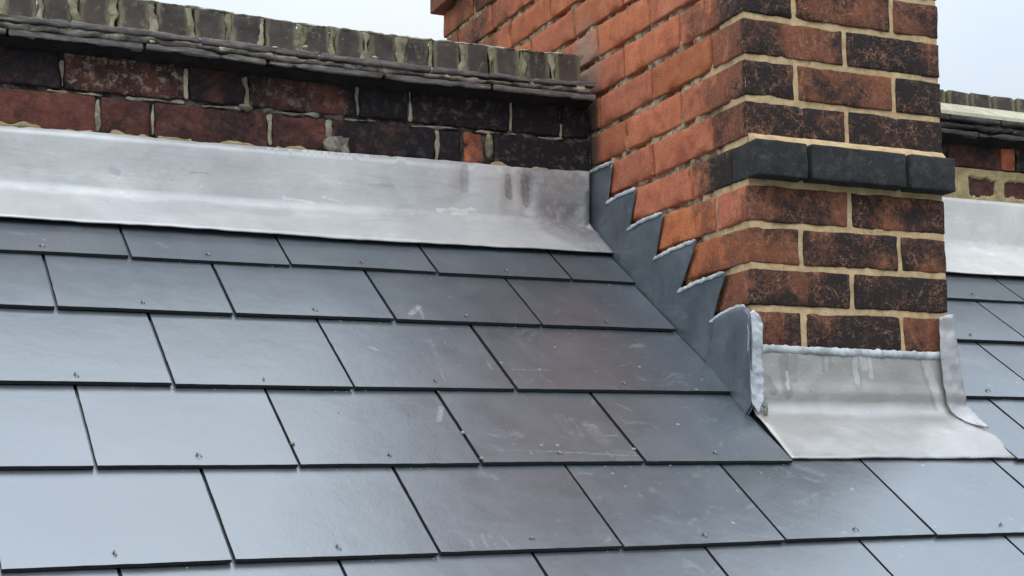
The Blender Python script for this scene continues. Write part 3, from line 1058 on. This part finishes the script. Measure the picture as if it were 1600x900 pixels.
creasing(wallL, PX1, -.010, [PX1, -2.51, -2.27, -2.03, -1.80, -1.56, -1.32, -1.076, -.842, -.612, -.382, -.160, -.012], [PX1, -2.61, -2.38, -2.14, -1.90, -1.66, -1.42, -1.181, -.944, -.715, -.48, -.25, -.012], -.014, .0090, M_TILE, sag_l)
me = bead_mesh('tile_mortar', [(PX1 + .02 + i * .0436, D - .034, .0035 + sag_l(PX1 + .02 + i * .0436)) for i in range(62)], .0062, .013, (0, 0, 1), .7)
place(me, 'tile_mortar', M_MORTAR_GREY, wallL)
me = grid_sheet('soffit_shade', lambda u, v: Vector((u, D - .041 + .046 * v / .04, -.0155 + sag_l(u) - .010 * (v / .04) ** 1.5 + .003 * fbm((u, v, 6), 26, 3))), PX1, -.012, 0, .04, .007)  # added dark sheet standing in for the shadow under the tiles
place(me, 'soffit_shade', M_SOFFIT_SHADE, wallL)
cj = [-1.75 - .07 * i for i in range(13, 0, -1)] + [-1.75, -1.675, -1.60, -1.53, -1.46, -1.39, -1.32, -1.255, -1.190, -1.122, -1.057, -.988, -.918, -.847, -.778, -.711, -.638, -.574, -.503, -.430, -.364, -.297, -.235, -.163, -.091, -.020]
coping(wallL, cj, .0225, .0905, D - .002, sag_l)
# mortar between and smeared over the coping bricks
for i, x in enumerate(cj[1:-1]):
    s = rnd.uniform(.0045, .010)
    xx = x + rnd.uniform(-.004, .002)
    zz = sag_l(x)
    me = bead_mesh('coping_joint', [(xx + rnd.uniform(-.003, .003), D - .001, .024 + zz), (xx + rnd.uniform(-.003, .003), D - .0025, .05 + zz), (xx, D - .001, .089 + zz)], s, .0022, (1, 0, 0), 1.1, .003)
    place(me, 'coping_joint', M_MORTAR_MOSS if i % 3 else M_MORTAR_PALE, wallL)
me = bead_mesh('coping_bed', [(PX1 + .02 + i * .0433, D - .012, .0215 + sag_l(PX1 + .02 + i * .0433)) for i in range(62)], .0035, .016, (0, 0, 1), .5)
place(me, 'coping_bed', M_MORTAR_WHITE, wallL)
me = bead_mesh('coping_top_mortar', [(PX1 + .02 + i * .0433, D + .012, .0905 + sag_l(PX1 + .02 + i * .0433)) for i in range(62)], .0028, .014, (0, 0, 1), .8)
place(me, 'coping_top_mortar', M_MORTAR_WHITE, wallL)
# upright joints still holding pale mortar
for (x, z0, z1, s) in [(-1.084, -.082, -.035, .0045), (-.859, -.084, -.026, .0042), (-.744, -.086, -.030, .0058), (-.523, -.084, -.026, .0045), (-.412, -.086, -.022, .0040),
                       (-.190, -.085, -.022, .0026), (-1.02, -.160, -.100, .0048), (-.923, -.158, -.100, .0028), (-.700, -.158, -.098, .0046), (-.583, -.135, -.098, .0068),
                       (-.355, -.165, -.098, .0050), (-1.235, -.16, -.1, .004), (-1.305, -.08, -.03, .004), (-.075, -.088, -.06, .004)]:
    me = bead_mesh('upright_joint', [(x + rnd.uniform(-.001, .001), D + .002, z0), (x, D + .0005, (z0 + z1) / 2), (x + rnd.uniform(-.001, .001), D + .001, z1)], s * .85, .0018, (1, 0, 0), 1.0, .003)
    place(me, 'upright_joint', M_MORTAR_PALE, wallL)
# bed joint crumbs and the ragged lower bedding above the lead
for i in range(9):
    x = -1.25 + i * .14
    me = bead_mesh('bed_pointing', [(x, D + .002, -.0935), (x + rnd.uniform(.05, .11), D + .0015, -.0925)], .0024, .0022, (0, 0, 1), 1.5, .003)
    place(me, 'bed_pointing', M_MORTAR_PALE if i % 2 else M_MORTAR_GREY, wallL)
for a, b in [(-1.20, -1.12), (-1.08, -1.03), (-1.0, -.93), (-.915, -.85), (-.82, -.71), (-.69, -.60), (-.49, -.40), (-.24, -.19), (-.17, -.10)]:
    m_ = (a + b) / 2
    me = bead_mesh('foot_mortar', [(a, D - .001, -.166), (m_, D - .002, -.1625), (b, D - .001, -.166)], .0050, .003, (0, 0, 1), 1.3, .003)
    place(me, 'foot_mortar', M_MORTAR_YELLOW, wallL)
place(blob_mesh('mortar_lump', (-.568, D - .002, -.150), (.024, .004, .019), 5, .7), 'mortar_lump', M_MORTAR_GREY, wallL)
place(blob_mesh('mortar_lump', (-.242, D - .001, -.122), (.0085, .010, .026), 9, .3), 'mortar_lump', M_MORTAR_MOSS, wallL)
place(blob_mesh('mortar_lump', (-.747, D - .002, -.0905), (.013, .009, .006), 2, .4), 'mortar_lump', M_MORTAR_PALE, wallL)
for x, z, s in ((-.50, .026, .004), (-.64, .030, .004), (-.80, .003, .007), (-.93, .0, .004), (-.70, .020, .004), (-.35, .004, .005), (-.05, .008, .009)):
    place(blob_mesh('lichen_patch', (x, D - .046, z + sag_l(x)), (s * 1.1, .0025, s * .6), int(x * 90), .7), 'lichen_patch', M_MORTAR_WHITE, wallL)

ORW = W - .02
wallR = wall_run('parapet_wall', 'brick parapet right of the chimney with mortar-smeared bricks and a cream coping fillet', ORW, PX2, [
    (-.072, -.002, [ORW, .960, 1.178, 1.29, 1.51, PX2], [(.5, .5, 0, M_WALL, None), (.46, .8, .1, M_WALL, None), (.7, .5, .1, M_WALL, None), (.5, .5, 0, M_WALL, None)]),
    (-.150, -.078, [ORW, .80, 1.010, 1.117, 1.34, 1.45, PX2], [(.5, .5, 0, M_WALL, None), (.5, .5, 0, M_WALL, None), (.46, .2, .1, M_WALL, None), (.5, .2, 0, M_WALL, None), (.5, .5, 0, M_WALL, None)])],
    None, .006, 0, None, None, None, None)
brick(wallR, [1.128, D - .0035, -.066], [1.172, D + .02, -.008], M_ORANGE, .1, .6, label='patch of brick showing bright orange clay')
creasing(wallR, ORW, PX2, [ORW, .93, 1.09, 1.32, 1.54, PX2], [ORW, .84, 1.02, 1.25, 1.48, PX2], -.002, .030, M_TILE_DARK, sag_r)
me = bead_mesh('tile_mortar', [(ORW, D - .030, .022), (1.0, D - .032, .021), (1.2, D - .03, .022), (PX2, D - .03, .022)], .0085, .012, (0, 0, 1), .7)
place(me, 'tile_mortar', M_TILE_DARK, wallR)
me = mesh('coping_fillet', [Vector(q) for x in (ORW, PX2) for q in ((x, D - .046, .044), (x, D - .045, .053), (x, D - .002, .084), (x, D + .02, .046))],
          [(0, 4, 5, 1), (1, 5, 6, 2), (2, 6, 7, 3), (3, 7, 4, 0), (0, 1, 2, 3), (7, 6, 5, 4)])
place(me, 'coping_fillet', M_MORTAR_WHITE, wallR, False)
coping(wallR, [ORW + .04 + .0, .53, .605, .68, .752, .823, .895, .967, 1.038, 1.111, 1.183, 1.256, 1.33, 1.40, 1.47, 1.54, 1.61, 1.68, 1.75], .052, .118, D, sag_r)
me = grid_sheet('soffit_shade', lambda u, v: Vector((u, D - .041 + .046 * v / .04, -.0035 - .012 * (v / .04) ** 1.5 + .003 * fbm((u, v, 6), 26, 3))), ORW, PX2, 0, .04, .01)  # same added sheet: overhang shadow as a dark surface
place(me, 'soffit_shade', M_SOFFIT_SHADE, wallR)
# yellow repair mortar round the lower bricks
def ym(u, v):
    return Vector((u, D - .0045 - fbm((u, 2, v), 30, 3) * .0035 + (.009 if (abs((v + .113)) < .021 + .006 * fbm((u, 8, v), 50, 3) and (1.022 < u + .004 * fbm((u, 1, v), 60, 2) < 1.105 or u > 1.134)) else 0), v))
place(grid_sheet('repair_mortar', ym, .90, PX2, -.152, -.070, .004), 'repair_mortar', M_MORTAR_YELLOW, wallR)
for x, z0, z1 in ((1.181, -.068, -.006),):
    me = bead_mesh('upright_joint', [(x, D + .001, z0), (x, D, z1)], .005, .004, (1, 0, 0), .6, .004)
    place(me, 'upright_joint', M_MORTAR_DARK, wallR)

# ------------------------------------------------------------------ lead flashings
# profile of the wall flashing: down the wall, over a soft crease, out on the slates
CG = 0.704


def wall_lead(u, v, ztop, crease_w=.05, x_end=None, dents=True, hi=0.006, bot=.60):
    """v: 0 at the top edge, growing down the wall and out over the slates"""
    zc = -.279
    Lw = ztop - zc
    pw = Vector((u, D - .009, ztop - v)) if v < Lw else None
    q0 = Vector((u, D - .009, zc))
    gq = .708
    q1 = roofp(u, gq, .0075)
    if v < Lw:
        p = pw
        t_ = max(0, 1 - (Lw - v) / crease_w)
        p = p + Vector((0, -.0022 * t_ * t_, 0))
        if v < .012:
            p.y += .0015 * max(0, 1 - max(v, 0) / .012)
        nn = Vector((0, -1, 0))
    else:
        s = v - Lw
        p = q1.lerp(roofp(u, gq - .1, hi), s / .1) if s < .1 else roofp(u, gq - s, hi)
        t_ = max(0, 1 - s / crease_w)
        p = p + NR * (.0022 * t_ * t_)
        nn = NR
    a = fbm((u * .8, v * 2.2, 0), 5, 3) * .0024 + fbm((u, v, 4), 22, 2) * .0006
    if dents and v < Lw:
        # two upright dents beaten in near the chimney
        for xc, dw in ((-.195, .010), (-.160, .012)):
            a -= .0075 * math.exp(-((u - xc) / dw) ** 2) * math.exp(-((v - .055) / .034) ** 2)
        a -= .004 * math.exp(-((u + .30) / .02) ** 2) * math.exp(-((v - .04) / .03) ** 2)
        a -= .010 * math.exp(-((u + .052) / .010) ** 2) * math.exp(-((v - .088) / .012) ** 2)
    return p + nn * a


LW = -.163 + .279
top_edge = [(-.014, -.004), (-.14, .0), (-.33, -.001), (-.60, .001), (-.85, .004), (-1.03, .002), (-1.20, .005), (-1.45, .006), (PX1, .006)]
LB = LW + .708 - .602
poly = top_edge + [(PX1, LB + .002), (-1.2, LB), (-.9, LB + .003), (-.66, LB + .006), (-.38, LB + .005), (-.2, LB + .001), (-.009, LB - .002), (-.012, LW + .02), (-.020, LW - .01)]
t1 = poly_sheet('lead_sheet', [(a, b) for a, b in poly], lambda u, v: wall_lead(u, v, -.163), .014, M_LEAD, None, .0022, jitter=.002)
# turn the first sheet into the thing itself
t1.name = 'apron_flashing'
t1['label'] = 'long creased grey lead flashing along the foot of the left parapet'
t1['category'] = 'flashing'
fl = bead_mesh('turned_edge', [(x, D - .0075, -.1640 - v) for x, v in top_edge if x > PX1] + [(PX1, D - .0075, -.1690)], .0030, .0045, (0, 0, 1), .22)
place(fl, 'turned_edge', M_SEAL, t1)
for xa, xb in ((-.735, -.695), (-.155, -.118)):
    me = grid_sheet('lead_clip', lambda u, v: roofp(u, v, .0095 + .0012 * noise.noise(Vector((u * 90, v * 90, 0)))), xa, xb, .598, .617, .006)
    c_ = place(me, 'lead_clip', M_LEAD, t1)
    sm = c_.modifiers.new('thickness', 'SOLIDIFY'); sm.thickness = .003
# crumpled upright fold in the corner against the chimney
me = bead_mesh('corner_fold', [(-.0195, D - .012, -.170), (-.021, D - .014, -.20), (-.019, D - .015, -.235), (-.017, D - .020, -.262), (-.012, D - .045, -.292), (-.010, D - .085, -.322)], .0075, .006, (1, 0, 0), .9, .004)
place(me, 'corner_fold', M_LEAD_FOLD, t1)

t2 = poly_sheet('lead_sheet', [(.46, 0), (PX2, 0), (PX2, LB + .01), (.46, LB + .01)], lambda u, v: wall_lead(u, v, -.147, dents=False, hi=.006), .018, M_LEAD_PALE, None, .0022)
t2.name = 'apron_flashing'
t2['label'] = 'pale lead flashing at the foot of the parapet right of the chimney'
t2['category'] = 'flashing'
fl = bead_mesh('turned_edge', [(.46, D - .009, -.148), (1.1, D - .009, -.1475), (PX2, D - .009, -.148)], .006, .0045, (0, 0, 1), .5)
place(fl, 'turned_edge', M_MORTAR_MOSS, t2)

# stepped flashing on the side of the stack
SP = [(.644, -.154), (.575, -.158), (.490, -.160), (.512, -.236), (.392, -.2345), (.424, -.308), (.287, -.304), (.322, -.384), (.166, -.3785), (.232, -.461), (.066, -.4545), (.118, -.533), (.012, -.523), (-.014, -.529), (-.0195, -.540),
      (-.0195, -.705), (.000, -.722), (.059, -.680), (.244, -.5565), (.372, -.460), (.493, -.372), (.60, -.294), (.649, -.266)]


def step_fn(u, v):
    # stands off the wall towards the front corner and along the roof
    roofz = A0 + u * math.tan(S)
    hgt = max(0.0, v - roofz)
    off = .0045 + .0085 * max(0, 1 - u / .14) + .004 * max(0, 1 - hgt / .05)
    off += fbm((0, u, v), 9, 3) * .0055 + fbm((3, u, v), 30, 2) * .0008
    return Vector((-max(.0075, off + .0025), u, v))


st = poly_sheet('step_flashing', SP, step_fn, .011, M_LEAD_DARK, None, .0020, flip=True, jitter=.0012)
st['label'] = 'dark stepped lead flashing let into the side of the chimney'
st['category'] = 'flashing'
lap = poly_sheet('lapped_piece', [(.108, -.5335), (.012, -.5245), (-.012, -.530), (-.0195, -.542), (-.0195, -.700), (.000, -.716), (.059, -.674), (.140, -.617)],
                 lambda u, v: step_fn(u, v) + Vector((-.0030 - .0015 * fbm((u, v, 0), 20, 2), 0, 0)), .009, M_LEAD_DARK, st, .0018, flip=True, jitter=.0015)
steps = [[(.648, -.158), (.60, -.159), (.545, -.157), (.489, -.1585)], [(.522, -.2385), (.470, -.2335), (.391, -.2335)], [(.434, -.310), (.37, -.303), (.288, -.3025)],
         [(.330, -.387), (.26, -.380), (.166, -.3775)], [(.241, -.464), (.17, -.456), (.066, -.4535)], [(.129, -.536), (.07, -.527), (.008, -.522), (-.008, -.527)]]
for s_ in steps:
    strip('sealant_bead', s_, .0042, lambda u, v, mid=0: Vector((step_fn(u, v).x - .0007 - .0004 * mid, u, v)), M_SEAL, st, .0012, .6)
RET = [(-.0185, -.541), (-.006, -.531), (.004, -.540), (.011, -.553), (.0105, -.600), (.009, -.650), (.005, -.690), (-.010, -.716), (-.0200, -.697), (-.0195, -.60)]
ret = poly_sheet('front_return', RET, lambda u, v: Vector((u, -.016 - .0022 * fbm((u, 0, v), 90, 4) - .003 * fbm((u, 5, v), 22, 2) - .16 * max(0, -.60 - v) * .5, v)), .0045, M_LEAD_FOLD, st, .0018)

# front apron of the stack
ZB = A0 + .004
FT = -.594


def front_fn(u, v, both=False):
    """v grows down from the top edge: wall, soft bend, slope"""
    z_b = -.688
    Lv = FT - z_b
    rb = .050
    wallp = lambda t_: Vector((u, -.0085, FT - t_))
    g_land = -.035
    if v < Lv:
        p = wallp(v)
        n_ = Vector((0, -1, 0))
    elif v < Lv + rb:
        t_ = (v - Lv) / rb
        p0, p1, p2 = Vector((u, -.0085, z_b)), Vector((u, -.0095, -.7135)), roofp(u, g_land - .006, .0035)
        p = p0 * (1 - t_) ** 2 + p1 * 2 * t_ * (1 - t_) + p2 * t_ * t_
        n_ = (Vector((0, -1, 0)) * (1 - t_) + NR * t_).normalized()
    else:
        p = roofp(u, g_land - .006 - (v - Lv - rb), .0035 - .0075 * min(1, (v - Lv - rb) / .10))
        n_ = NR
    a = fbm((u, v, 9), 9, 3) * .0020 + fbm((u, v, 2), 34, 2) * .0007
    a += .003 * math.exp(-((v - Lv + .012) / .012) ** 2)
    return (p + n_ * a, n_) if both else p + n_ * a


VB = (FT + .688) + .050 + (-.041 + .1545)
FP = [(.003, 0), (.14, .002), (.3, .001), (.414, .003), (.420, .09), (.428, .125), (.455, .150), (.484, .190), (.484, VB + .001), (.21, VB - .002), (-.0085, VB - .003),
      (-.0085, VB - .055), (-.012, .150), (-.012, .100), (.0, .085), (.003, .06)]
fa = poly_sheet('apron_flashing', FP, front_fn, .009, M_LEAD_FRONT, None, .0024, jitter=.001)
fa['label'] = 'stained light-grey lead apron across the front foot of the chimney'
fa['category'] = 'flashing'
strip('sealant_bead', [(.006, FT - .004), (.10, FT - .006), (.25, FT - .0075), (.36, FT - .009), (.418, FT - .008)], .0078, lambda u, v, mid=0: Vector((u, -.0112 - .0006 * mid, v)), M_SEAL, fa, .0014, .4)
for i, (x, w_, l_) in enumerate([(.232, .010, .016), (.213, .004, .030), (.160, .004, .012), (.40, .012, .02)]):
    pass

# cover flashing at the right front corner
CP = [(.404, -.062), (.420, -.068), (.436, -.070), (.441, -.031), (.4545, .070), (.460, .100), (.474, .122), (.475, .172), (.455, .166), (.437, .152), (.420, .122), (.412, .090), (.408, .055), (.403, .005)]


def cover_fn(u, v):
    p, n_ = front_fn(u, v, True)
    t_ = min(1, max(0, (v - .05) / .11))
    return p + n_ * (.009 - .005 * t_ + .0022 * fbm((u, 3, v), 40, 3))


cf_ = poly_sheet('cover_flashing', CP, cover_fn, .006, M_LEAD_COVER, None, .0022)
cf_['label'] = 'narrow pale lead cover strip at the chimney’s right front corner'.replace('’', "'")
cf_['category'] = 'flashing'
me = grid_sheet('side_sheet', lambda u, v: Vector((W + .003 + .002 * fbm((u, v, 0), 12, 2), u, A0 + .006 + u * math.tan(S) + v)), 0.0, D - .02, 0, .14, .03)
sd_ = place(me, 'side_sheet', M_LEAD_DARK, cf_)
# silt caught in the pocket between fold and apron
gr_ = [blob_mesh('silt', (.005 + .0025 * (i % 2), -.013 - .0012 * (i % 3) - .004 * max(0, i - 5), -.632 - i * .010), (.0045, .0022, .008), i, .7) for i in range(9)]
bm = bmesh.new()
for g_ in gr_:
    bm.from_mesh(g_)
sme = bpy.data.meshes.new('silt')
bm.to_mesh(sme)
bm.free()
so = place(sme, 'silt', M_GRIT, fa, kind='stuff')

# crumbs of mortar and grit lodged in the laps and joints of the slates
bm = bmesh.new()
r2 = random.Random(21)
spots = [(-.579, -.075, .0042), (-.857, -.105, .0035), (-.575, -.150, .003), (-.300, -.125, .003)]
for _ in range(150):
    k = r2.choice((0, 1, 2, 3, 4))
    if r2.random() < .55:
        spots.append((r2.uniform(-1.1, -.03), FOOT[k] - r2.uniform(.001, .006), r2.uniform(.0006, .0016)))
    else:
        spots.append((r2.uniform(-.8, -.03), FOOT[k] + r2.uniform(0, .2), r2.uniform(.0004, .0011)))
for x, g, sz in spots:
    k = max(kk for kk in FOOT if FOOT[kk] > g) if any(FOOT[kk] > g for kk in FOOT) else -1
    own = min(kk for kk in FOOT if FOOT[kk] <= g)
    h = -(ST + .0018) / .22 * (g - FOOT[own]) + sz * .4
    mt = Matrix.Translation(roofp(x, g, h)) @ Matrix.Rotation(r2.uniform(0, 6), 4, 'Z') @ Matrix.Diagonal((sz * r2.uniform(.8, 1.6), sz, sz * .8, 1))
    ret_ = bmesh.ops.create_icosphere(bm, subdivisions=1, radius=1, matrix=mt)
    for v in ret_['verts']:
        v.co += Vector((noise.noise(v.co * 900), noise.noise(v.co * 800 + Vector((5, 0, 0))), 0)) * sz * .4
cm_ = bpy.data.meshes.new('mortar_crumbs')
bm.to_mesh(cm_)
bm.free()
place(cm_, 'mortar_crumbs', M_MORTAR_PALE, None, False, kind='stuff', label='pale mortar crumbs and grit scattered over the slates and their laps')
